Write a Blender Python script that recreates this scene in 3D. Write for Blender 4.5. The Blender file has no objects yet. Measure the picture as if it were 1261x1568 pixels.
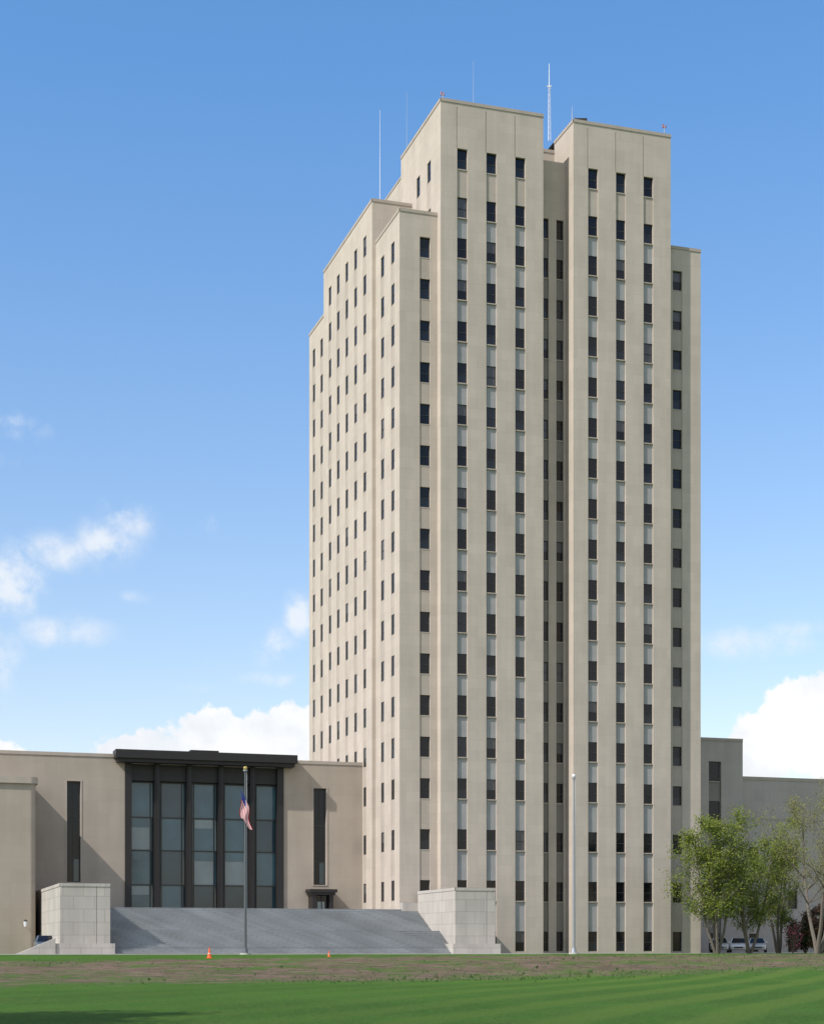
import bpy, math, random
from mathutils import Vector, Matrix
random.seed(7)
R=math.radians
scene=bpy.context.scene
F=2594.0; HY=1452.0
TH=R(17.7); CU,SU=math.cos(TH),math.sin(TH)
P0=(2.54,150.0)
GZ=-0.5
def w2(u,v):   # local building -> world
    return (P0[0]+CU*u-SU*v, P0[1]+SU*u+CU*v)
# ---------------------------------------------------------------- materials
def newmat(name):
    m=bpy.data.materials.new(name); m.use_nodes=True
    nt=m.node_tree; b=nt.nodes['Principled BSDF']
    return m,nt,b
def N(nt,t,**k):
    n=nt.nodes.new(t)
    for a,c in k.items(): setattr(n,a,c)
    return n
def simple(name,col,rough=0.7,metal=0.0,spec=0.5,var=0.12,scale=3.0):
    m,nt,b=newmat(name)
    b.inputs['Roughness'].default_value=rough; b.inputs['Metallic'].default_value=metal
    b.inputs['Specular IOR Level'].default_value=spec
    tc=N(nt,'ShaderNodeTexCoord'); no=N(nt,'ShaderNodeTexNoise'); no.inputs['Scale'].default_value=scale; no.inputs['Detail'].default_value=5
    nt.links.new(tc.outputs['Object'],no.inputs['Vector'])
    mx=N(nt,'ShaderNodeMix',data_type='RGBA')
    mx.inputs[6].default_value=(*[c*(1-var) for c in col],1); mx.inputs[7].default_value=(*[min(1,c*(1+var)) for c in col],1)
    nt.links.new(no.outputs['Fac'],mx.inputs[0]); nt.links.new(mx.outputs[2],b.inputs['Base Color'])
    return m
def stone(name,col,bw=1.38,bh=0.925,var=0.035,mort=0.01,stain=0.12,mcol=0.84):
    m,nt,b=newmat(name); L=nt.links.new
    b.inputs['Roughness'].default_value=0.88; b.inputs['Specular IOR Level'].default_value=0.25
    tc=N(nt,'ShaderNodeTexCoord'); sp=N(nt,'ShaderNodeSeparateXYZ'); L(tc.outputs['Object'],sp.inputs[0])
    ad=N(nt,'ShaderNodeMath',operation='ADD'); L(sp.outputs[0],ad.inputs[0]); L(sp.outputs[1],ad.inputs[1])
    cb=N(nt,'ShaderNodeCombineXYZ'); L(ad.outputs[0],cb.inputs[0]); L(sp.outputs[2],cb.inputs[1])
    br=N(nt,'ShaderNodeTexBrick'); L(cb.outputs[0],br.inputs['Vector'])
    br.inputs['Scale'].default_value=1; br.inputs['Brick Width'].default_value=bw; br.inputs['Row Height'].default_value=bh
    br.inputs['Mortar Size'].default_value=mort; br.inputs['Mortar Smooth'].default_value=0.3
    br.inputs['Color1'].default_value=(*[c*(1-var) for c in col],1); br.inputs['Color2'].default_value=(*[c*(1+var) for c in col],1)
    br.inputs['Mortar'].default_value=(*[c*mcol for c in col],1)
    mp=N(nt,'ShaderNodeMapping'); mp.inputs['Scale'].default_value=(1.1,0.09,1); L(cb.outputs[0],mp.inputs[0])
    n1=N(nt,'ShaderNodeTexNoise'); n1.inputs['Scale'].default_value=1.0; n1.inputs['Detail'].default_value=6; L(mp.outputs[0],n1.inputs['Vector'])
    n2=N(nt,'ShaderNodeTexNoise'); n2.inputs['Scale'].default_value=0.35; n2.inputs['Detail'].default_value=8; L(tc.outputs['Object'],n2.inputs['Vector'])
    am=N(nt,'ShaderNodeMath',operation='ADD'); L(n1.outputs['Fac'],am.inputs[0]); L(n2.outputs['Fac'],am.inputs[1])
    mr=N(nt,'ShaderNodeMapRange'); L(am.outputs[0],mr.inputs[0]); mr.inputs[1].default_value=0.6; mr.inputs[2].default_value=1.3
    mr.inputs[3].default_value=1-stain; mr.inputs[4].default_value=1+stain*0.5
    mx=N(nt,'ShaderNodeMix',data_type='RGBA',blend_type='MULTIPLY'); mx.inputs[0].default_value=1
    L(br.outputs['Color'],mx.inputs[6]); L(mr.outputs[0],mx.inputs[7]); L(mx.outputs[2],b.inputs['Base Color'])
    bu=N(nt,'ShaderNodeBump'); bu.inputs['Strength'].default_value=0.15; bu.inputs['Distance'].default_value=0.01
    n3=N(nt,'ShaderNodeTexNoise'); n3.inputs['Scale'].default_value=6; n3.inputs['Detail'].default_value=8; L(tc.outputs['Object'],n3.inputs['Vector'])
    L(n3.outputs['Fac'],bu.inputs['Height']); L(bu.outputs[0],b.inputs['Normal'])
    return m
def glass(name,col,rough=0.08,ior=1.5,var=0.4,bump=0.0):
    m,nt,b=newmat(name); L=nt.links.new
    b.inputs['Roughness'].default_value=rough; b.inputs['IOR'].default_value=ior
    tc=N(nt,'ShaderNodeTexCoord'); no=N(nt,'ShaderNodeTexNoise'); no.inputs['Scale'].default_value=0.6; no.inputs['Detail'].default_value=4
    L(tc.outputs['Object'],no.inputs['Vector'])
    mx=N(nt,'ShaderNodeMix',data_type='RGBA')
    mx.inputs[6].default_value=(*[c*(1-var) for c in col],1); mx.inputs[7].default_value=(*[c*(1+var) for c in col],1)
    L(no.outputs['Fac'],mx.inputs[0]); L(mx.outputs[2],b.inputs['Base Color'])
    if bump:
        bu=N(nt,'ShaderNodeBump'); bu.inputs['Strength'].default_value=bump; bu.inputs['Distance'].default_value=0.05
        L(no.outputs['Fac'],bu.inputs['Height']); L(bu.outputs[0],b.inputs['Normal'])
    return m
MT={}
MT['stone']=stone('limestone',(0.475,0.412,0.352))
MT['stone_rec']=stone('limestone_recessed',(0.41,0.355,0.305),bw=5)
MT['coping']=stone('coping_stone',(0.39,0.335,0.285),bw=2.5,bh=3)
MT['stone_wing']=stone('limestone_wing',(0.37,0.315,0.26),bw=1.9,bh=1.1,var=0.03,mort=0.01,mcol=0.9)
MT['stone_grey']=stone('grey_stone',(0.40,0.36,0.33),bw=1.9,bh=1.1,var=0.03,mort=0.01)
MT['granite']=stone('pale_granite',(0.43,0.395,0.36),bw=1.6,bh=1.0,var=0.05,mort=0.022,mcol=.7,stain=.2)
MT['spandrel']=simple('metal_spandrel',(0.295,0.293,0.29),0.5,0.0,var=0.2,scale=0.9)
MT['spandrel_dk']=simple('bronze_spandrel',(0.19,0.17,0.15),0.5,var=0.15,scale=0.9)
MT['frame']=simple('window_frame',(0.035,0.032,0.032),0.5)
MT['glass']=glass('window_glass',(0.008,0.009,0.013),ior=1.4)
MT['glass2']=glass('window_glass_b',(0.014,0.019,0.028),0.12,ior=1.45)
MT['blind']=glass('window_blind',(0.07,0.07,0.075),0.2,var=0.15)
MT['hall_glass']=glass('hall_glass',(0.018,0.055,0.075),0.05,1.6,bump=0.15)  # teal of the reflected sky is put into both pane base colours
MT['hall_glass2']=glass('hall_glass_b',(0.05,0.12,0.15),0.08,1.6,bump=0.15)
MT['hall_curtain']=glass('hall_curtain',(0.22,0.27,0.28),0.15,1.6,var=0.2)
MT['bronze']=simple('dark_bronze',(0.014,0.011,0.011),0.5,0.0,var=0.2)
MT['mullion']=simple('mullion_metal',(0.035,0.037,0.037),0.4)
MT['roof']=simple('roof_gravel',(0.2,0.19,0.18),0.95)
MT['steps']=stone('stair_concrete',(0.31,0.32,0.325),bw=2.2,bh=10,var=0.06,mort=0.025,stain=0.25,mcol=.75)
MT['pave']=stone('pavement_concrete',(0.40,0.38,0.35),bw=3,bh=10,var=0.04,mort=0.02,stain=0.18)
MT['white']=simple('white_metal',(0.7,0.7,0.72),0.4)
MT['steel']=simple('galvanised_steel',(0.33,0.34,0.36),0.42,0.5)
MT['darksteel']=simple('weathered_pole_metal',(0.11,0.12,0.13),0.45,0.3)
MT['gold']=simple('gilded_ball',(0.55,0.42,0.12),0.35,0.6)
MT['black']=simple('black_rubber',(0.015,0.015,0.015),0.7)
def cloth(name,col):
    mt=simple(name,col,.8,var=.05); nt2=mt.node_tree; b2=nt2.nodes['Principled BSDF']; tr=nt2.nodes.new('ShaderNodeBsdfTranslucent'); tr.inputs[0].default_value=(*col,1)
    ms=nt2.nodes.new('ShaderNodeMixShader'); ms.inputs[0].default_value=.4; nt2.links.new(b2.outputs[0],ms.inputs[1]); nt2.links.new(tr.outputs[0],ms.inputs[2]); nt2.links.new(ms.outputs[0],nt2.nodes['Material Output'].inputs[0]); MT[name]=mt
cloth('flag_red',(0.6,0.015,0.03)); cloth('flag_white',(0.8,0.8,0.8)); cloth('flag_blue',(0.03,0.05,0.26))
MT['orange']=simple('cone_orange',(0.75,0.12,0.02),0.5)
MT['bark']=simple('bark',(0.13,0.11,0.09),0.9,var=0.4,scale=8)
MT['obsid']=simple('red_lamp',(0.25,0.06,0.05),0.4)
# ---------------------------------------------------------------- mesh builder
class MB:
    def __init__(s): s.v=[]; s.f=[]; s.m=[]; s.mats=[]
    def mi(s,k):
        if k not in s.mats: s.mats.append(k)
        return s.mats.index(k)
    def poly(s,pts,k):
        i=len(s.v); s.v+= [tuple(p) for p in pts]; s.f.append(tuple(range(i,i+len(pts)))); s.m.append(s.mi(k))
    def box(s,x0,x1,y0,y1,z0,z1,k,bottom=True):
        a=[(x0,y0,z0),(x1,y0,z0),(x1,y1,z0),(x0,y1,z0),(x0,y0,z1),(x1,y0,z1),(x1,y1,z1),(x0,y1,z1)]
        fs=[(0,1,5,4),(1,2,6,5),(2,3,7,6),(3,0,4,7),(4,5,6,7)]
        if bottom: fs.append((3,2,1,0))
        i=len(s.v); s.v+=a
        for f in fs: s.f.append(tuple(i+q for q in f)); s.m.append(s.mi(k))
    def tube(s,p,q,r0,r1,k,n=8,cap=True):
        p=Vector(p); q=Vector(q); d=(q-p)
        if d.length<1e-6: return
        d.normalize(); a=d.orthogonal().normalized(); b=d.cross(a)
        i=len(s.v)
        for c,r in ((p,r0),(q,r1)):
            for j in range(n):
                t=2*math.pi*j/n; s.v.append(tuple(c+a*(r*math.cos(t))+b*(r*math.sin(t))))
        for j in range(n):
            s.f.append((i+j,i+(j+1)%n,i+n+(j+1)%n,i+n+j)); s.m.append(s.mi(k))
        if cap:
            s.f.append(tuple(i+n+j for j in range(n))); s.m.append(s.mi(k))
            s.f.append(tuple(i+n-1-j for j in range(n))); s.m.append(s.mi(k))
    def sphere(s,c,r,k,n=10,m=7,sc=(1,1,1)):
        i=len(s.v)
        for a in range(m+1):
            ph=math.pi*a/m
            for b in range(n):
                t=2*math.pi*b/n
                s.v.append((c[0]+r*sc[0]*math.sin(ph)*math.cos(t),c[1]+r*sc[1]*math.sin(ph)*math.sin(t),c[2]+r*sc[2]*math.cos(ph)))
        for a in range(m):
            for b in range(n):
                s.f.append((i+a*n+b,i+(a+1)*n+b,i+(a+1)*n+(b+1)%n,i+a*n+(b+1)%n)); s.m.append(s.mi(k))
    def field(s,side,pos,a0,a1,z0,z1,rects,base='stone'):
        """relief wall. rects: (a0,a1,z0,z1,depth,mat)"""
        A=sorted(set([round(x,4) for x in [a0,a1]+[r[0] for r in rects]+[r[1] for r in rects] if a0-1e-6<=x<=a1+1e-6]))
        Z=sorted(set([round(x,4) for x in [z0,z1]+[r[2] for r in rects]+[r[3] for r in rects] if z0-1e-6<=x<=z1+1e-6]))
        na,nz=len(A)-1,len(Z)-1
        D=[[(0.0,base)]*nz for _ in range(na)]
        import bisect
        for r in rects:
            i0=bisect.bisect_left(A,round(max(r[0],a0),4)-1e-5); i1=bisect.bisect_left(A,round(min(r[1],a1),4)-1e-5)
            j0=bisect.bisect_left(Z,round(max(r[2],z0),4)-1e-5); j1=bisect.bisect_left(Z,round(min(r[3],z1),4)-1e-5)
            for i in range(i0,i1):
                for j in range(j0,j1): D[i][j]=(r[4],r[5])
        def P(a,z,d):
            if side=='front': return (a,pos+d,z)
            if side=='back': return (a,pos-d,z)
            if side=='left': return (pos+d,a,z)
            return (pos-d,a,z)
        for i in range(na):
            j=0
            while j<nz:
                k=j
                while k+1<nz and D[i][k+1]==D[i][j]: k+=1
                d,mt=D[i][j]
                pp=[P(A[i],Z[j],d),P(A[i+1],Z[j],d),P(A[i+1],Z[k+1],d),P(A[i],Z[k+1],d)]
                if side in('left','back'): pp.reverse()
                s.poly(pp,mt)
                j=k+1
            for j in range(nz):
                d,mt=D[i][j]
                if j+1<nz and abs(D[i][j+1][0]-d)>1e-6:
                    e=D[i][j+1][0]; mm=mt if d<e else D[i][j+1][1]
                    s.poly([P(A[i],Z[j+1],d),P(A[i+1],Z[j+1],d),P(A[i+1],Z[j+1],e),P(A[i],Z[j+1],e)],mm)
                if i+1<na and abs(D[i+1][j][0]-d)>1e-6:
                    e=D[i+1][j][0]; mm=mt if d<e else D[i+1][j][1]
                    s.poly([P(A[i+1],Z[j],d),P(A[i+1],Z[j+1],d),P(A[i+1],Z[j+1],e),P(A[i+1],Z[j],e)],mm)
    def obj(s,name,parent=None,loc=(0,0,0),rot=0,smooth=False):
        me=bpy.data.meshes.new(name); me.from_pydata(s.v,[],s.f)
        for k in s.mats: me.materials.append(MT[k])
        me.polygons.foreach_set('material_index',s.m)
        if smooth: me.polygons.foreach_set('use_smooth',[True]*len(s.f))
        me.update(); o=bpy.data.objects.new(name,me); scene.collection.objects.link(o)
        if parent: o.parent=parent
        else: o.location=loc; o.rotation_euler=(0,0,rot)
        return o
def empty(name,loc=(0,0,0),rot=0):
    o=bpy.data.objects.new(name,None); scene.collection.objects.link(o); o.location=loc; o.rotation_euler=(0,0,rot); return o
B0=(P0[0],P0[1],0)
# ---------------------------------------------------------------- tower
ROW_HI=[71.1]; ROW2=[66.8]; ROWS=[63.2-3.7*k for k in range(14)]+[10.57,6.04,1.5]
WH=1.80
def window(r,c,w,zt,h=WH,d=0.24):
    x0,x1=c-w/2,c+w/2; zb=zt-h
    r.append((x0,x1,zb,zt,d-0.04,'frame'))
    q=random.random()
    up='glass'; lo='glass'
    if q<0.08: up='blind'
    elif q<0.14: up=lo='glass2'
    elif q<0.16: up=lo='blind'
    elif q<0.4: lo='glass2'
    zm=zb+h*0.46
    r.append((x0+0.05,x1-0.05,zm+0.03,zt-0.05,d,up)); r.append((x0+0.05,x1-0.05,zb+0.05,zm-0.03,d,lo))
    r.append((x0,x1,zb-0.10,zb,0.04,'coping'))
def facade(mb,side,pos,a0,a1,zt,cols,rows,span=None,spd=0.10,w=0.97,zb=-0.6,groove=False,stripz=None):
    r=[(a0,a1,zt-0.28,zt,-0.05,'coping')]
    dd=.26
    if side in('left','right'): w=1.0; dd=.10; spd=.05
    for c in cols:
        top=stripz if stripz else rows[0]
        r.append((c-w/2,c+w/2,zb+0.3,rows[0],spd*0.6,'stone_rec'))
        if span: r.append((c-w/2,c+w/2,zb+0.3,top,spd,span))
        for zz in rows: window(r,c,w,zz,d=dd)
        if groove:
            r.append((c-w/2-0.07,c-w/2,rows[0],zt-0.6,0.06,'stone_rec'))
    mb.field(side,pos,a0,a1,zb,zt,r)
tower=empty('art_deco_office_tower',B0,TH)
XB1,XD0,XD1=9.77,12.71,22.46
XA,XE=-3.53,26.0; XF,XFR=-3.89,26.36
m=MB()
bc=[2.03,4.79,7.55]; dc=[14.65,17.42,20.19]
allr=ROW_HI+ROW2+ROWS
facade(m,'front',0,0,XB1,75.35,bc,allr,'spandrel',0.17,groove=True,stripz=66.8)
facade(m,'front',0,XD0,XD1,75.35,dc,allr,'spandrel',0.17,groove=True,stripz=66.8)
facade(m,'left',0,0,11.8,75.35,[3.3,6.45],allr[:3],None)
facade(m,'right',XD1,0,11.8,75.35,[3.3,6.45],allr[:3],None)
m.field('right',XB1,0,4.5,-0.6,75.35,[(0,4.5,75.07,75.35,-0.05,'coping')])
m.field('left',XD0,0,4.5,-0.6,75.35,[(0,4.5,75.07,75.35,-0.05,'coping')])
for x0,x1 in((0,XB1),(XD0,XD1)):
    m.poly([(x0,0,75.34),(x1,0,75.34),(x1,11.8,75.34),(x0,11.8,75.34)],'roof')
    m.poly([(x0,11.8,68),(x1,11.8,68),(x1,11.8,75.34),(x0,11.8,75.34)],'stone')
m.obj('front_bays',tower)
m=MB()
r=[]
for c,w in((10.62,0.8),(12.15,0.72)):
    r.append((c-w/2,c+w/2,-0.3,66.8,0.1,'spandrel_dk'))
    for zz in ROW2+ROWS: window(r,c,w,zz,d=0.24)
m.field('front',1.8,XB1,XD0,-0.6,72.1,r,'stone')
m.poly([(XB1,1.8,72.1),(XD0,1.8,72.1),(XD0,4.5,72.1),(XB1,4.5,72.1)],'roof')
m.field('front',4.5,XB1,XD0,72.1,74.5,[(XB1,XD0,74.2,74.5,-0.05,'coping')])
m.poly([(XB1,4.5,74.5),(XD0,4.5,74.5),(XD0,11.8,74.5),(XB1,11.8,74.5)],'roof')
m.obj('centre_recess',tower)
m=MB()
AC=-1.165; EC=23.6
facade(m,'front',0.9,XA,0,65.5,[AC],ROWS,None)
facade(m,'front',0.9,XD1,XE,65.5,[EC],ROWS,None)
facade(m,'left',XA,0.9,8.3,65.5,[2.95,6.15],ROWS,None)
facade(m,'right',XE,0.9,8.3,65.5,[2.95,6.15],ROWS,None)
facade(m,'left',XA,25.9,33.3,65.5,[28.1,31.3],ROWS,None)
facade(m,'right',XE,25.9,33.3,65.5,[28.1,31.3],ROWS,None)
for x0,x1 in((XA,0),(XD1,XE)):
    m.poly([(x0,.9,65.49),(x1,.9,65.49),(x1,8.3,65.49),(x0,8.3,65.49)],'roof')
    m.poly([(x0,25.9,65.49),(x1,25.9,65.49),(x1,33.3,65.49),(x0,33.3,65.49)],'roof')
m.poly([(XA,33.3,-.6),(XE,33.3,-.6),(XE,33.3,65.49),(XA,33.3,65.49)],'stone')
m.obj('corner_bays',tower)
m=MB()
fc=[8.3+2.45+3.16*i for i in range(5)]
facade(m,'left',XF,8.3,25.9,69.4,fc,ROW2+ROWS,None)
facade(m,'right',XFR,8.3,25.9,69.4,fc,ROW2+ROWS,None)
m.field('front',8.3,XF,0,-.6,69.4,[(XF,0,69.12,69.4,-0.05,'coping')])
m.field('front',8.3,XD1,XFR,-.6,69.4,[(XD1,XFR,69.12,69.4,-0.05,'coping')])
m.poly([(XF,8.3,69.39),(XFR,8.3,69.39),(XFR,25.9,69.39),(XF,25.9,69.39)],'roof')
m.field('back',25.9,XF,XFR,-.6,69.4,[])
m.obj('side_bays',tower)
m=MB()
m.box(0.35,XD1-.35,11.85,22.4,60,73.8,'stone'); m.box(0.3,XD1-.3,11.86,22.45,73.8,74.0,'coping')
m.box(0.0,XD1,22.5,34.2,-.6,75.3,'stone')
m.obj('rear_core',tower)
# roof hardware
def mast(name,px,ytop,ybot,Y,r=0.06,k='white',lattice=False):
    X=(px-630)/F*Y; zt=(HY-ytop)/F*Y; zb=(HY-ybot)/F*Y
    mm=MB()
    if lattice:
        for a in range(3):
            t=2*math.pi*a/3; mm.tube((.14*math.cos(t),.14*math.sin(t),0),(.09*math.cos(t),.09*math.sin(t),(zt-zb)*.7),.028,.022,k,5)
        n=int((zt-zb)*.7/.5)
        for i in range(n):
            z=i*.5
            for a in range(3):
                t=2*math.pi*a/3; t2=2*math.pi*(a+1)/3; q=.12
                mm.tube((q*math.cos(t),q*math.sin(t),z),(q*math.cos(t2),q*math.sin(t2),z+.5),.01,.01,k,4)
        mm.tube((0,0,(zt-zb)*.66),(0,0,zt-zb),.05,.03,k,6)
        mm.box(-.22,.22,-.04,.04,(zt-zb)*.7,(zt-zb)*.712,k)
    else:
        mm.tube((0,0,0),(0,0,(zt-zb)*.5),r,r*.8,k,6); mm.tube((0,0,(zt-zb)*.5),(0,0,zt-zb),r*.7,r*.4,k,6)
        mm.box(-.15,.15,-.15,.15,-.1,.1,k)
    return mm.obj(name,None,(X,Y,zb))
mast('antenna_mast',840,97,215,160,lattice=True)
mast('antenna_mast',581,168,312,170,.035,'white')
mast('antenna_mast',622,140,285,172,.022,'steel')
mast('antenna_mast',724,93,170,160,.022,'steel')
mast('antenna_mast',875,163,190,157,.05,'steel')
for px,yt,yb,Y in((677,127,153,151.5),(1016,183,208,157.5)):
    mm=MB(); X=(px-630)/F*Y; z0=75.2; 
    mm.tube((0,0,0),(0,0,1.2),.04,.04,'steel',6); mm.tube((-.18,0,1.1),(.18,0,1.1),.03,.03,'steel',5)
    mm.tube((-.12,0,1.1),(-.12,0,1.42),.08,.07,'obsid',8); mm.tube((.12,0,1.1),(.12,0,1.35),.07,.06,'obsid',8)
    mm.obj('roof_warning_light',None,(X,Y,z0))
mm=MB()
mm.box(-.5,.6,-.3,.3,-.3,.0,'black'); mm.tube((-.4,0,-.05),(-.55,-.1,.2),.05,.04,'steel',6)  # black box with stub arm, a simplified satellite dish
X,Y=w2(13.6,.5); mm.obj('roof_satellite_dish',None,(X,Y,75.65))
# ---------------------------------------------------------------- wing with great hall
wing=empty('legislative_wing',B0,TH)
VW=11.5; WZ=17.5; TZ=3.4
m=MB(); r=[(-60,XF,WZ-.3,WZ,-.06,'coping')]
H0,H1=-26.2,-11.54
r.append((H0,H1,TZ-.1,16.7,1.0,'bronze'))
for a,b in((-31.35,-30.15),(-8.65,-7.4)):
    r.append((a-.12,b+.12,5.8,15.05,-.04,'coping'))
    r.append((a,b,5.9,14.95,.35,'frame'))
    for j,(z0,z1) in enumerate(((6.0,8.0),(8.1,11.4),(11.5,14.8))):
        r.append((a+.1,(a+b)/2-.03,z0,z1,.42,'glass')); r.append(((a+b)/2+.03,b-.1,z0,z1,.42,'glass' if j else 'hall_glass'))
m.field('front',VW,-60,XF,-.6,WZ,r,'stone_wing')
m.poly([(-60,VW,WZ-.01),(XF,VW,WZ-.01),(XF,32,WZ-.01),(-60,32,WZ-.01)],'roof')
m.obj('front_wall',wing)
m=MB()
W=H1-H0; nb=5; bw=W/nb
ys=VW+.9
for i in range(nb):
    a=H0+i*bw; b=a+bw
    zs=[TZ+.05,5.75,8.9,11.9,15.1]
    xs=[a+.28,a+.50,b-.55,b-.28] if i%2 else [a+.28,a+.55,b-.5,b-.28]
    for j in range(4):
        for k in range(3):
            q=random.random()
            mt='hall_glass' if q<.45 else 'hall_glass2'
            if k==1 and (i,j) in((0,2),(2,1),(3,1)): mt='hall_curtain'
            tilt=random.uniform(-.012,.012)
            m.poly([(xs[k],ys-.0+tilt,zs[j]),(xs[k+1],ys-tilt,zs[j]),(xs[k+1],ys-tilt*.5,zs[j+1]),(xs[k],ys+tilt*.5,zs[j+1])],mt)
            if mt=='hall_curtain' or (k==1 and q>.7):
                m.poly([(xs[k]+.1,ys-.03,zs[j+1]-.9),(xs[k+1]-.1,ys-.03,zs[j+1]-.9),(xs[k+1]-.1,ys-.03,zs[j+1]-.1),(xs[k]+.1,ys-.03,zs[j+1]-.1)],'hall_curtain' if q>.85 else 'hall_glass2')
    for x in xs[1:3]: m.box(x-.04,x+.04,ys-.12,ys+.02,TZ,15.2,'mullion')
    for z in zs: m.box(a+.2,b-.2,ys-.1,ys+.025,z-.06,z+.06,'mullion')
m.obj('hall_windows',wing)
m=MB()
for i in range(nb+1):
    x=H0+i*bw; w=.24 if 0<i<nb else .3
    xx=x+(.3 if i==0 else -.3 if i==nb else 0)
    m.box(xx-w,xx+w,VW-.15,VW+.75,TZ,16.85,'bronze')
    if 0<i<nb: m.box(xx-.1,xx+.1,VW-.25,VW-.15,TZ,16.85,'bronze')
m.box(H0,H1,VW+.3,VW+.92,15.2,16.68,'bronze')
m.box(H0-1.0,H1+1.0,VW-1.5,VW+.6,17.05,17.8,'bronze')
m.box(H0-.8,H1+.8,VW-1.2,VW-.003,16.72,17.047,'bronze')
m.box(-20.4,-17.8,VW-1.0,VW+.5,17.8,18.0,'bronze')
m.obj('hall_portico',wing)
m=MB()
c=-8.15
m.box(c-1.3,c+1.3,VW-1.9,VW-.04,5.15,5.45,'bronze'); m.box(c-1.15,c+1.15,VW-1.7,VW-.04,4.9,5.147,'bronze')
m.box(c-1.0,c-.62,VW-1.6,VW-.04,TZ,4.9,'bronze'); m.box(c+.62,c+1.0,VW-1.6,VW-.04,TZ,4.9,'bronze')
m.box(c-.6,c+.6,VW-1.0,VW-.9,TZ,4.85,'glass'); m.box(c-.04,c+.04,VW-1.1,VW-1.0,TZ,4.85,'frame')
m.box(c-.4,c+.3,VW-1.04,VW-1.002,TZ+.2,4.3,'hall_curtain')
m.obj('entrance_vestibule',wing)
m=MB()
def rounded(z0,z1,off,k,x1=-34.7,y0=4.5,rad=4.0,yb=VW-.01):
    pts=[(-75,y0-off)]
    n=10
    for i in range(n+1):
        t=-math.pi/2+math.pi/2*i/n
        pts.append((x1-rad+(rad+off)*math.cos(t),y0+rad+(rad+off)*math.sin(t)))
    pts.append((x1+off,yb)); 
    for a,b in zip(pts[:-1],pts[1:]): m.poly([(a[0],a[1],z0),(b[0],b[1],z0),(b[0],b[1],z1),(a[0],a[1],z1)],k)
    pts.append((-75,yb)); m.poly([(p[0],p[1],z1) for p in pts],'roof' if k!='coping' else k); m.poly([(p[0],p[1],z0) for p in pts],k)
rounded(-.6,13.95,0,'stone_wing',rad=.5); rounded(13.95,14.5,.2,'coping',rad=.5)
m.obj('chamber_block',wing)
# ---------------------------------------------------------------- right side annex
annex=empty('office_annex',B0,TH)
m=MB()
r=[(20,36.5,21.0,21.3,-.05,'coping')]
for c in(28.4,33.35):
    r.append((c-.7,c+.7,-.3,18.9,.15,'spandrel_dk'))
    for zt in(18.9,14.9,10.57,6.04,1.5): window(r,c,1.2,zt,2.0)
m.field('front',12,20,36.5,-.6,21.3,r,'stone_grey')
m.poly([(20,12,21.29),(36.5,12,21.29),(36.5,30,21.29),(20,30,21.29)],'roof')
m.poly([(36.5,12,-.6),(36.5,30,-.6),(36.5,30,21.29),(36.5,12,21.29)],'stone_grey')
m.obj('annex_tall',annex)
m=MB(); r=[(36.5,95,17.6,17.95,-.05,'coping'),(36.5,95,13.4,13.5,.05,'coping')]
for i in range(12):
    c=40.0+4.6*i
    for zt in(10.57,6.04,1.5): window(r,c,1.1,zt,1.9)
m.field('front',16,36.5,95,-.6,17.95,r,'stone_grey')
m.poly([(36.5,16,17.94),(95,16,17.94),(95,32,17.94),(36.5,32,17.94)],'roof')
m.poly([(95,16,-.6),(95,32,-.6),(95,32,17.94),(95,16,17.94)],'stone_grey')
m.obj('annex_low',annex)
# ---------------------------------------------------------------- stairs
stairs=empty('grand_staircase',B0,TH)
m=MB()
xs0,xs1=-30.35,-2.15
y=-10.0; z=GZ; n=24; rise=(TZ-GZ)/n
for i in range(n):
    m.poly([(xs0,y,z),(xs1,y,z),(xs1,y,z+rise-.03),(xs0,y,z+rise-.03)],'steps'); z+=rise
    tr=.36 if i!=11 else 2.3
    if i==n-1: tr=0.4
    m.box(xs0,xs1,y-.03,y+tr,z-.03,z,'steps'); y+=tr   # tread slab with projecting nosing
ytop=y
m.poly([(xs0,ytop,TZ),(xs1,ytop,TZ),(xs1,VW,TZ),(xs0,VW,TZ)],'steps')
m.obj('steps',stairs)
def cheek(name,x0,x1,yend,top=5.0):
    m=MB()
    r=[(x0,x1,top-.25,top,-.04,'granite'),(x0+2.75,x0+2.79,-.6,top-.25,.06,'coping')]
    m.field('front',-10,x0,x1,-.6,top,r,'granite')
    m.field('left',x0,-10,yend,-.6,top,[(-10,yend,top-.25,top,-.04,'granite'),(-6.6,-6.56,-.6,top-.25,.06,'coping')],'granite')
    m.field('right',x1,-10,yend,-.6,top,[],'granite')
    m.poly([(x0,-10,top),(x1,-10,top),(x1,yend,top),(x0,yend,top)],'granite')
    m.box(x0-.35,x1+.3,-10.5,-9.9,-.6,.35,'granite'); m.box(x0-.35,x0-.002,-9.898,yend-.2,-.6,.35,'granite')
    return m.obj(name,stairs)
cheek('cheek_wall_left',-34.2,-30.38,VW-.02)
cheek('cheek_wall_right',-2.12,1.4,-.02)
m=MB()
m.poly([(-37.6,-10.6,-.5),(-34.6,-10.6,-.5),(-34.6,-10.6,.75)],'granite'); m.poly([(-37.6,-10.6,-.5),(-34.6,-10.6,.75),(-34.6,-9.8,.75),(-37.6,-9.8,-.5)],'granite')
m.poly([(-37.6,-9.8,-.5),(-34.6,-9.8,-.5),(-34.6,-9.8,.75)],'granite')
m.box(-2.10,XA+.0,-.02,.88,-.6,4.0,'granite') 
m.obj('flank_wall',stairs)
m=MB(); m.tube((0,0,0),(0,-.35,.1),.04,.04,'black',6); m.tube((0,-.35,-.1),(0,-.35,.35),.13,.18,'white',8); m.tube((0,-.35,.35),(0,-.35,.5),.2,.05,'black',8)
X,Y=w2(-35.6,4.4); m.obj('wall_lamp',None,(X,Y,1.9),TH)
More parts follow.
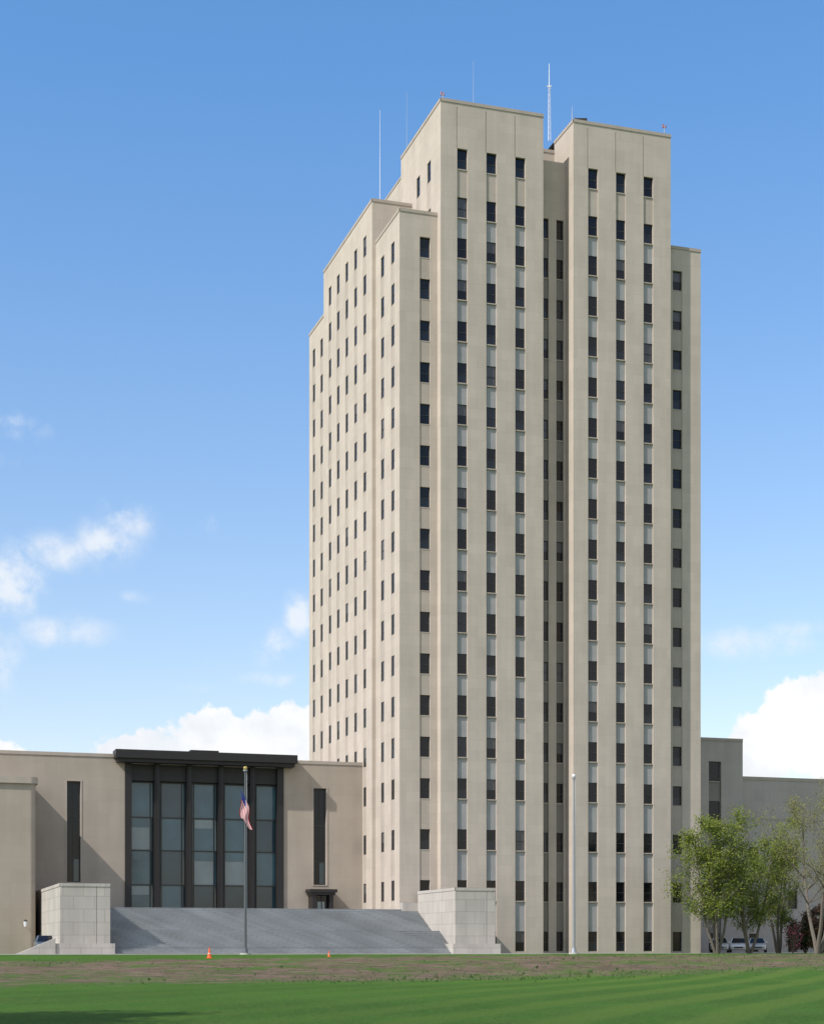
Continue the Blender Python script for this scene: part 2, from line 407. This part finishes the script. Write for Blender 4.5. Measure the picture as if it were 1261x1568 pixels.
# ---------------------------------------------------------------- ground
def gz(v):
    t=min(1,max(0,(v+62)/44)); t=t*t*(3-2*t); return -1.6+1.1*t
m=MB()
us=[-4000,-600,-200]+[-120+8*i for i in range(31)]+[200,600,4000]
vs=[-4000,-700,-260]+[-180+3*i for i in range(68)]+[60,200,700,4000]
vs=sorted(vs)
idx={}
for i,u in enumerate(us):
    for j,v in enumerate(vs):
        idx[i,j]=len(m.v)
        m.v.append((u,v,gz(v)+ (0.05*math.sin(u*.11)*math.sin(v*.07) if v<-20 else 0)))
gm,nt,b=newmat('lawn_and_soil'); L=nt.links.new
b.inputs['Roughness'].default_value=0.95; b.inputs['Specular IOR Level'].default_value=0.1
ge=N(nt,'ShaderNodeNewGeometry'); sp=N(nt,'ShaderNodeSeparateXYZ'); L(ge.outputs['Position'],sp.inputs[0])
def noise(scale,detail=6,vec=None,rough=.55):
    n=N(nt,'ShaderNodeTexNoise'); n.inputs['Scale'].default_value=scale; n.inputs['Detail'].default_value=detail; n.inputs['Roughness'].default_value=rough
    L(vec or ge.outputs['Position'],n.inputs['Vector']); return n.outputs['Fac']
def M(op,a,bb=None,c=None):
    n=N(nt,'ShaderNodeMath',operation=op)
    for i,x in enumerate((a,bb,c)):
        if x is None: continue
        if isinstance(x,(int,float)): n.inputs[i].default_value=x
        else: L(x,n.inputs[i])
    return n.outputs[0]
def MR(x,a,b2,c,d,smooth=True):
    n=N(nt,'ShaderNodeMapRange'); 
    if smooth: n.interpolation_type='SMOOTHSTEP'
    L(x,n.inputs[0])
    for i,q in enumerate((a,b2,c,d)): n.inputs[1+i].default_value=q
    return n.outputs[0]
def MIX(f,a,c,bt='MIX'):
    n=N(nt,'ShaderNodeMix',data_type='RGBA',blend_type=bt)
    for i,x in ((0,f),(6,a),(7,c)):
        if isinstance(x,(int,float)): n.inputs[i].default_value=x
        elif isinstance(x,tuple): n.inputs[i].default_value=(*x,1)
        else: L(x,n.inputs[i])
    return n.outputs[2]
nA=noise(.12,5); nB=noise(1.2,8); nC=noise(9,8,rough=.7); nD=noise(.45,9,rough=.7); nE=noise(.5,9,rough=.75)
grass=MIX(MR(nA,.35,.65,0,1),(.036,.105,.013),(.055,.15,.018))
grass=MIX(MR(nB,.35,.65,0,.55),grass,(.055,.10,.020))
grass=MIX(MR(nC,.42,.62,0,.7),grass,(.10,.20,.035))
grass=MIX(MR(nE,.50,.66,0,.45),grass,(.10,.13,.035))
d=M('ADD',M('MULTIPLY',sp.outputs[0],.80),M('MULTIPLY',sp.outputs[1],-.28))
st=M('SINE',M('ADD',M('MULTIPLY',d,2.4),M('MULTIPLY',nA,3)))
grass=MIX(M('MULTIPLY',MR(st,-.4,.8,0,.6),MR(sp.outputs[0],-8,12,.2,1)),grass,(.12,.19,.035))
dist=M('MULTIPLY',M('SUBTRACT',nD,.5),46)
fa=M('ADD',M('SUBTRACT',M('SUBTRACT',sp.outputs[1],M('MULTIPLY',sp.outputs[0],.93)),85),dist)
fb=M('ADD',M('SUBTRACT',M('SUBTRACT',sp.outputs[1],M('MULTIPLY',sp.outputs[0],.60)),120),M('MULTIPLY',dist,.5))
band=M('MULTIPLY',MR(fa,-4,6,0,1),MR(fb,-2,2,1,0))
patch=MR(noise(.35,10,rough=.8),.47,.58,1,.1)
band=M('MULTIPLY',band,patch)
soil=MIX(MR(nC,.35,.62,0,1),(.085,.06,.042),(.215,.155,.115))
soil=MIX(MR(nE,.45,.6,0,.7),soil,(.25,.175,.14))
soil=MIX(MR(nB,.52,.66,0,.8),soil,(.07,.065,.035))
L(MIX(band,grass,soil),b.inputs['Base Color'])
bu=N(nt,'ShaderNodeBump'); bu.inputs['Strength'].default_value=.9; bu.inputs['Distance'].default_value=.2
L(M('ADD',nC,nB),bu.inputs['Height']); L(bu.outputs[0],b.inputs['Normal'])
MT['ground']=gm
k=m.mi('ground')
for i in range(len(us)-1):
    for j in range(len(vs)-1):
        m.f.append((idx[i,j],idx[i+1,j],idx[i+1,j+1],idx[i,j+1])); m.m.append(k)
m.obj('ground',None,B0,TH,smooth=True)
m=MB()
m.box(-52,3.5,-14.5,-10.02,-.6,-.46,'pave')
m.box(3.5,60,-6,-3.6,-.6,-.46,'pave'); m.box(-.6+4.1,6.5,-10.02,-6.003,-.6,-.462,'pave')
m.obj('pavement',None,B0,TH)
m=MB(); m.box(27,60,2,11.9,-.6,-.47,'pave'); m.obj('parking_lot',None,B0,TH)
MT['tuft']=simple('tuft_green',(.06,.12,.025),.8,var=.4)
m=MB()
for i in range(2600):
    x=random.uniform(-32,36)
    y=random.uniform(80+.9*x,124+.6*x) if random.random()<.6 else random.gauss(86+.93*x,4)
    v=-SU*(x-P0[0])+CU*(y-P0[1]); zz=gz(v)
    if v>-15.5: continue
    h=random.uniform(.03,.09)*(2.2 if random.random()<.02 else 1)
    for q in range(5):
        t=random.uniform(0,6.28); rr=h*.8; w=h*.4
        m.poly([(x+math.cos(t)*w,y+math.sin(t)*w,zz-.03),(x-math.cos(t)*w,y-math.sin(t)*w,zz-.03),(x+random.uniform(-rr,rr),y+random.uniform(-rr,rr),zz+h)],'tuft')
m.obj('grass_tufts')
# ---------------------------------------------------------------- flagpoles
def pole(px,ytop,Y,k,r,flag=False):
    X=(px-630)/F*Y; v=-SU*(X-P0[0])+CU*(Y-P0[1]); zb=gz(v); zt=(HY-ytop)/F*Y; H=zt-zb
    e=empty('flagpole',(X,Y,zb))
    mm=MB(); mm.tube((0,0,0),(0,0,.12),.42,.40,'pave',16); mm.tube((0,0,.12),(0,0,.5),r*2.0,r*1.3,k,12)
    mm.tube((0,0,.5),(0,0,H*.5),r,r*.85,k,12); mm.tube((0,0,H*.5),(0,0,H-.25),r*.85,r*.55,k,12); mm.obj('shaft',e)
    mm=MB(); mm.tube((0,0,H-.25),(0,0,H-.15),.16,.16,'steel',10); mm.sphere((0,0,H-.02),.15,'gold' if flag else 'white'); 
    mm.tube((r+.03,0,1.5),(r*.6+.04,0,H-.3),.012,.012,'white',4); mm.obj('truck_and_halyard',e)
    if flag:
        mm=MB(); ni,nj=36,39; zt=(HY-1210)/F*Y-zb
        def fp(i,j):
            s=i/ni; h=j/nj
            x=-.32+.66*h*(.9+.2*s)+.12*math.sin(s*6+h*1.5)*(.2+s)+.02*s
            y=-.17-.07*math.sin(h*9+s*4)*min(1,s*2.2)
            z=zt-1.3*h*(1-.25*s)-2.1*s**1.05+.12*math.sin(h*7)*s
            return (x,y,z)
        for i in range(ni):
            for j in range(nj):
                if i<13 and j<21: kk='flag_blue'
                else: kk='flag_red' if (j//3)%2==0 else 'flag_white'
                mm.poly([fp(i,j),fp(i+1,j),fp(i+1,j+1),fp(i,j+1)],kk)
        mm.obj('american_flag_cloth',e,smooth=True)
pole(375,1176,127,'darksteel',.115,True)
pole(877.5,1188,137,'steel',.125)
for px,py,s in((320,1470,1),(503,1466,.6)):
    Y=113+ (5 if px>400 else 0); X=(px-630)/F*Y; v=-SU*(X-P0[0])+CU*(Y-P0[1]); z=gz(v)
    mm=MB(); mm.box(-.2*s,.2*s,-.2*s,.2*s,0,.04,'orange'); mm.tube((0,0,.04),(0,0,.3*s),.15*s,.1*s,'orange',12); mm.tube((0,0,.3*s),(0,0,.36*s),.1*s,.09*s,'flag_white',12); mm.tube((0,0,.36*s),(0,0,.72*s),.09*s,.03*s,'orange',12)
    mm.obj('traffic_cone',None,(X,Y,z+.02))
# ---------------------------------------------------------------- cars
def carpaint(name,col):
    mt=simple(name,col,.3,.3,var=.03); mt.node_tree.nodes['Principled BSDF'].inputs['Coat Weight'].default_value=.6; MT[name]=mt
carpaint('paint_silver',(.5,.52,.54)); carpaint('paint_white',(.72,.73,.74)); carpaint('paint_blue',(.10,.14,.2))
MT['lamp_red']=simple('tail_lamp',(.35,.01,.01),.3); MT['chrome']=simple('chrome',(.6,.6,.6),.2,.9)
def car(kind,loc,rot,paint,tall=0):
    e=empty(kind,loc,rot)
    st=[(-2.3,.42,.72,.80,.0),(-2.15,.3,.92,.86,0),(-1.6,.28,1.0,.9,0),(-.6,.28,.98,.9,0),(.9,.28,.96,.9,0),(1.7,.28,.88,.88,0),(2.15,.3,.74,.82,0),(2.3,.4,.6,.72,0)]
    mm=MB()
    def ring(s):
        x,z0,z1,w,_=s; return [(x,-w*.94,z0),(x,-w,z0+.2),(x,-w,z1-.18),(x,-w*.86,z1),(x,w*.86,z1),(x,w,z1-.18),(x,w,z0+.2),(x,w*.94,z0)]
    rs=[ring(s) for s in st]
    for a,b2 in zip(rs[:-1],rs[1:]):
        for i in range(8): mm.poly([a[i],a[(i+1)%8],b2[(i+1)%8],b2[i]],paint)
    mm.poly(rs[0],paint); mm.poly(rs[-1],paint); mm.obj('body',e,smooth=False)
    mm=MB(); h=1.42+tall
    xb0,xb1,xt0,xt1=(-1.95,.95,-1.3,.2) if not tall else (-2.2,1.05,-1.95,.3)
    lo=[(xb0,-.78,.95),(xb1,-.78,.93),(xb1,.78,.93),(xb0,.78,.95)]; hi=[(xt0,-.6,h),(xt1,-.6,h),(xt1,.6,h),(xt0,.6,h)]
    for i in range(4): mm.poly([lo[i],lo[(i+1)%4],hi[(i+1)%4],hi[i]],'glass')
    mm.obj('windows',e)
    mm=MB(); c=[(p[0]*1.02,p[1]*1.03,h+.03) for p in hi]
    mm.poly(c,paint)
    for i in range(4): mm.poly([hi[i],hi[(i+1)%4],c[(i+1)%4],c[i]],paint)
    for i in range(4): mm.tube(lo[i],hi[i],.045,.045,paint,6)
    mm.tube((-.5,-.79,.95),(-.5,-.61,h),.04,.04,paint,6); mm.tube((-.5,.79,.95),(-.5,.61,h),.04,.04,paint,6)
    mm.box(.75,.9,-1.02,-.86,.98,1.1,paint); mm.box(.75,.9,.86,1.02,.98,1.1,paint); mm.obj('roof_and_pillars',e)
    mm=MB()
    for x in(-1.4,1.42):
        for s in(-1,1):
            mm.tube((x,s*.68,.32),(x,s*.92,.32),.32,.32,'black',18); mm.tube((x,s*.9,.32),(x,s*.93,.32),.19,.17,'chrome',12)
    mm.obj('wheels',e)
    mm=MB()
    for s in(-1,1):
        mm.box(2.16,2.27,s*.62-.14,s*.62+.14,.58,.72,'white'); mm.box(-2.33,-2.2,s*.66-.12,s*.66+.12,.66,.84,'lamp_red')
    mm.box(2.24,2.34,-.4,.4,.45,.58,'black'); mm.box(-2.35,-2.25,-.26,.26,.5,.62,'flag_white'); mm.obj('lights_and_plates',e)
for px,Y,p,t in((1101,165,'paint_silver',0),(1130,166,'paint_white',0),(1158,167,'paint_silver',0)):
    X=(px-630)/F*Y; car('parked_car',(X,Y,-.46),R(-101),p,t)
Y=136;car('parked_car',((70-630)/F*Y,Y,-.45),R(-75),'paint_blue',0)
# ---------------------------------------------------------------- trees
def leafmat(name,c1,c2):
    mt,nt2,b2=newmat(name); b2.inputs['Roughness'].default_value=.6; b2.inputs['Specular IOR Level'].default_value=.2
    tc=nt2.nodes.new('ShaderNodeTexCoord'); no=nt2.nodes.new('ShaderNodeTexNoise'); no.inputs['Scale'].default_value=1.3; no.inputs['Detail'].default_value=6
    nt2.links.new(tc.outputs['Object'],no.inputs['Vector']); rp=nt2.nodes.new('ShaderNodeMapRange'); rp.inputs[1].default_value=.35; rp.inputs[2].default_value=.65
    nt2.links.new(no.outputs['Fac'],rp.inputs[0]); mx=nt2.nodes.new('ShaderNodeMix'); mx.data_type='RGBA'
    mx.inputs[6].default_value=(*c1,1); mx.inputs[7].default_value=(*c2,1); nt2.links.new(rp.outputs[0],mx.inputs[0]); nt2.links.new(mx.outputs[2],b2.inputs['Base Color'])
    tr=nt2.nodes.new('ShaderNodeBsdfTranslucent'); nt2.links.new(mx.outputs[2],tr.inputs[0]); ms=nt2.nodes.new('ShaderNodeMixShader'); ms.inputs[0].default_value=.4
    out=nt2.nodes['Material Output']; nt2.links.new(b2.outputs[0],ms.inputs[1]); nt2.links.new(tr.outputs[0],ms.inputs[2]); nt2.links.new(ms.outputs[0],out.inputs[0])
    MT[name]=mt
leafmat('leaf_spring',(.11,.16,.025),(.25,.29,.05)); leafmat('leaf_dark',(.03,.06,.015),(.07,.11,.03)); leafmat('leaf_bud',(.16,.17,.05),(.27,.26,.09))
leafmat('blossom',(.28,.07,.10),(.40,.15,.19)); leafmat('leaf_russet',(.10,.06,.04),(.16,.10,.06))
def tree(name,X,Y,H,W,leaf,nleaf,lsize,seed,stems=3,trunk=.13,z0=GZ,base=.15,dens=1.0,g=.3):
    """upright multi-stem tree: leaders rise through an uneven oval crown, side limbs leave them all the way up"""
    rnd=random.Random(seed); e=empty(name,(X,Y,z0)); mm=MB(); tips=[]
    def limb(p,d,l,r,lv):
        segs=4
        for s in range(segs):
            d=(d+Vector((rnd.uniform(-.22,.22),rnd.uniform(-.22,.22),rnd.uniform(-.02,.16)))).normalized()
            q=p+d*(l/segs); mm.tube(p,q,max(.008,r*(1-.2*s)),max(.007,r*(1-.2*(s+1))),'bark',5 if lv else 4,cap=False); p=q
            if lv<=1 and s>0: tips.append(p.copy())
            if lv>0 and s>0:
                for c in range(2):
                    a=rnd.uniform(0,6.28); nd=(d*.7+Vector((math.cos(a)*.8,math.sin(a)*.8,rnd.uniform(0,.6)))).normalized()
                    limb(p,nd,l*rnd.uniform(.35,.6),r*.45,lv-1)
    for s in range(stems):
        a=s*6.28/stems+rnd.uniform(-.6,.6); lean=0 if stems==1 else rnd.uniform(.14,.26)*W/(H*.33)
        p=Vector((math.cos(a)*.12,math.sin(a)*.12,-.1)); d=Vector((math.cos(a)*lean,math.sin(a)*lean,1)).normalized()
        hh=H*(1 if s==0 else rnd.uniform(.72,.95)); n=11
        for i in range(n):
            f=i/n; d=(d+Vector((rnd.uniform(-.10,.10),rnd.uniform(-.10,.10),.06))).normalized()
            q=p+d*(hh/n); mm.tube(p,q,trunk*(1-f)**.8+.01,trunk*(1-(i+1)/n)**.8+.01,'bark',7,cap=False); p=q
            if f>base:
                prof=math.sin(min(1,(f-base)/(1-base)*.85+.18)*math.pi)**.7
                for c in range(rnd.choice((1,2,2,3))):
                    b_=rnd.uniform(0,6.28); up=rnd.uniform(.3,.9)
                    limb(p,Vector((math.cos(b_),math.sin(b_),up)).normalized(),W*.5*prof*rnd.uniform(.45,1.15)+.25,trunk*(1-f)*.45+.012,1)
        tips.append(p.copy())
    mm.obj('trunk_and_branches',e)
    lm=MB(); lm.mi(leaf); keep=[(t,rnd.uniform(.25,1.0)) for t in tips if rnd.random()<dens]
    cnt=0
    while cnt<nleaf:
        t,wgt=rnd.choice(keep)
        if rnd.random()>wgt: continue
        cnt+=1; c=t+Vector((rnd.gauss(0,g),rnd.gauss(0,g),rnd.gauss(0,g)))
        a=Vector((rnd.gauss(0,1),rnd.gauss(0,1),rnd.gauss(0,1))).normalized(); b3=a.orthogonal().normalized(); s_=lsize*rnd.uniform(.5,1.3)
        lm.poly([c-a*s_,c+b3*s_*.6,c+a*s_,c-b3*s_*.6],leaf)
    lm.obj('foliage',e)
    return e
def at(px,Y): return ((px-630)/F*Y,Y)
tree('young_leafing_tree',*at(1096,148),11.6,5.4,'leaf_spring',20000,.095,3,stems=4,base=.15,g=.34)
tree('young_leafing_tree',*at(1146,150),9.8,4.6,'leaf_spring',11000,.09,5,stems=3,base=.18,g=.34)
tree('young_leafing_tree',*at(1190,154),11.6,4.4,'leaf_spring',12000,.09,9,stems=3,base=.18,g=.34)
tree('budding_tree',*at(1250,143),15.6,7.5,'leaf_bud',12000,.07,12,stems=3,base=.2,trunk=.17)
tree('shade_tree',-17.2,32.5,11,8.5,'leaf_dark',16000,.17,21,stems=1,trunk=.25,z0=-1.6,base=.25,g=.45)
def shrub(name,X,Y,w,d,h,leaf,n,seed,s=.07):
    rnd=random.Random(seed); e=empty(name,(X,Y,GZ)); mm=MB()
    for i in range(14):
        a=rnd.uniform(0,6.28); q=rnd.uniform(.2,.8); mm.tube((0,0,-.1),(math.cos(a)*w*q,math.sin(a)*d*q,h*rnd.uniform(.5,.95)),.04,.012,'bark',5)
    mm.obj('stems',e); lm=MB()
    cl=[(rnd.uniform(-w,w),rnd.uniform(-d,d),rnd.uniform(.2,.95)*h) for i in range(40)]
    for i in range(n):
        c=Vector(rnd.choice(cl))+Vector((rnd.gauss(0,.22),rnd.gauss(0,.22),rnd.gauss(0,.2)))
        if c.z<0: c.z=.05
        a=Vector((rnd.gauss(0,1),rnd.gauss(0,1),rnd.gauss(0,1))).normalized(); b3=a.orthogonal().normalized(); s_=s*rnd.uniform(.6,1.4)
        lm.poly([c-a*s_,c+b3*s_*.7,c+a*s_,c-b3*s_*.7],leaf)
    lm.obj('foliage',e)
shrub('evergreen_shrub',*at(1232,154),1.6,1.0,3.2,'leaf_dark',5200,1,.09)
shrub('evergreen_shrub',*at(1258,153),1.6,1.0,4.2,'leaf_russet',5500,2,.09)
shrub('flowering_shrub',*at(1213,151),.6,.6,2.8,'blossom',450,3)
shrub('evergreen_shrub',*at(1290,152),1.8,1.0,4.2,'leaf_dark',4500,4,.09)
# ---------------------------------------------------------------- light and sky
ca,cb_=.94,.34
hx=-CU*ca+SU*cb_; hy=-SU*ca-CU*cb_; hl=math.hypot(hx,hy); hx/=hl; hy/=hl; EL=R(44)
sd=Vector((hx*math.cos(EL),hy*math.cos(EL),math.sin(EL)))
sl=bpy.data.lights.new('sun','SUN'); sl.energy=4.9; sl.angle=R(.53); sl.color=(1,.95,.88)
so=bpy.data.objects.new('sun',sl); scene.collection.objects.link(so); so.rotation_euler=sd.to_track_quat('Z','Y').to_euler(); so.location=(-60,-40,90)
wd=bpy.data.worlds.new('World'); scene.world=wd; wd.use_nodes=True; nt=wd.node_tree; L=nt.links.new
bg=nt.nodes['Background']; bg.inputs['Strength'].default_value=.15
sky=N(nt,'ShaderNodeTexSky',sky_type='NISHITA'); sky.sun_disc=False; sky.sun_elevation=EL; sky.sun_rotation=math.atan2(hx,hy); sky.air_density=1.0; sky.dust_density=.8; sky.ozone_density=1.2
tc=N(nt,'ShaderNodeTexCoord'); sp=N(nt,'ShaderNodeSeparateXYZ'); L(tc.outputs['Generated'],sp.inputs[0])
az=M('ARCTAN2',sp.outputs[0],sp.outputs[1]); el=M('ARCSINE',sp.outputs[2])
G=tc.outputs['Generated']
n1=noise(16,9,G,.6); n2=noise(45,8,G,.6); n3=noise(4,8,G,.55)
def ae(px,py):
    a=math.atan((px-630)/F); return a,math.atan((HY-py)/F*math.cos(a))
def blobs(lst):
    acc=None
    for px,py,wx,wy,amp in lst:
        a,e_=ae(px,py)
        dx=M('DIVIDE',M('SUBTRACT',az,a),wx/F); dy=M('DIVIDE',M('SUBTRACT',el,e_),wy/F)
        g=M('MULTIPLY',M('EXPONENT',M('MULTIPLY',M('ADD',M('MULTIPLY',dx,dx),M('MULTIPLY',dy,dy)),-1)),amp)
        acc=g if acc is None else M('MAXIMUM',acc,g)
    return acc
cum=blobs([(235,1165,110,50,1),(330,1145,90,60,1),(430,1132,90,55,1),(500,1150,90,75,1),
           (1240,1112,80,75,1),(1165,1152,55,58,1),(1290,1090,80,72,1),(-60,1180,140,60,.8),(1420,1180,160,90,1),(700,1200,200,60,1)])
nn=M('ADD',M('MULTIPLY',n1,.5),M('MULTIPLY',n2,.5))
cm=MR(M('ADD',cum,M('MULTIPLY',M('SUBTRACT',nn,.5),1.9)),.38,.50,0,1)
wis=blobs([(20,890,48,55,.95),(80,845,90,30,.65),(160,830,50,34,.75),(190,795,45,34,.65),(160,775,25,20,.55),(15,655,60,22,.65),(90,965,75,28,.6),(0,1010,34,60,.7),(320,800,18,20,.45),(200,915,35,12,.4),(0,700,30,16,.5),
           (455,945,26,36,.95),(425,990,36,36,.8),(430,1040,60,14,.65),(1150,985,110,26,.55),(1215,965,55,16,.55),(300,1055,60,12,.3)])
wm=MR(M('MULTIPLY',wis,MR(nn,.38,.62,.0,1.6,False)),.08,1.0,0,.85)
fill_clouds=M('MULTIPLY',MR(n3,.42,.56,0,.9),MR(M('ABSOLUTE',az),.42,.75,0,1)); fill_clouds=M('MULTIPLY',fill_clouds,MR(sp.outputs[2],0,.1,0,1))  # unseen clouds outside the view, added and brightened to fill the facades
tint=MIX(MR(el,.05,.48,0,1,False),(1.42,1.22,1.14),(.78,1.20,1.50))
skc=MIX(1.0,sky.outputs[0],tint,'MULTIPLY')
shade=MIX(MR(n1,.36,.60,0,1),(5.6,5.9,6.35),(6.8,6.85,6.9))
c=MIX(wm,skc,(5.9,6.2,6.6)); c=MIX(cm,c,shade); c=MIX(fill_clouds,c,(7.0,6.8,6.5))
L(c,bg.inputs['Color'])
# ---------------------------------------------------------------- camera
cd=bpy.data.cameras.new('camera'); cam=bpy.data.objects.new('camera',cd); scene.collection.objects.link(cam); scene.camera=cam
cd.sensor_fit='HORIZONTAL'; cd.sensor_width=36; cd.lens=36*F/1261; cd.shift_y=(HY-784)/1261; cd.clip_end=12000; cd.clip_start=.5
cam.location=(0,0,0); cam.rotation_euler=(R(90),0,0)
scene.view_settings.view_transform='Standard'; scene.view_settings.look='None'; scene.view_settings.exposure=0
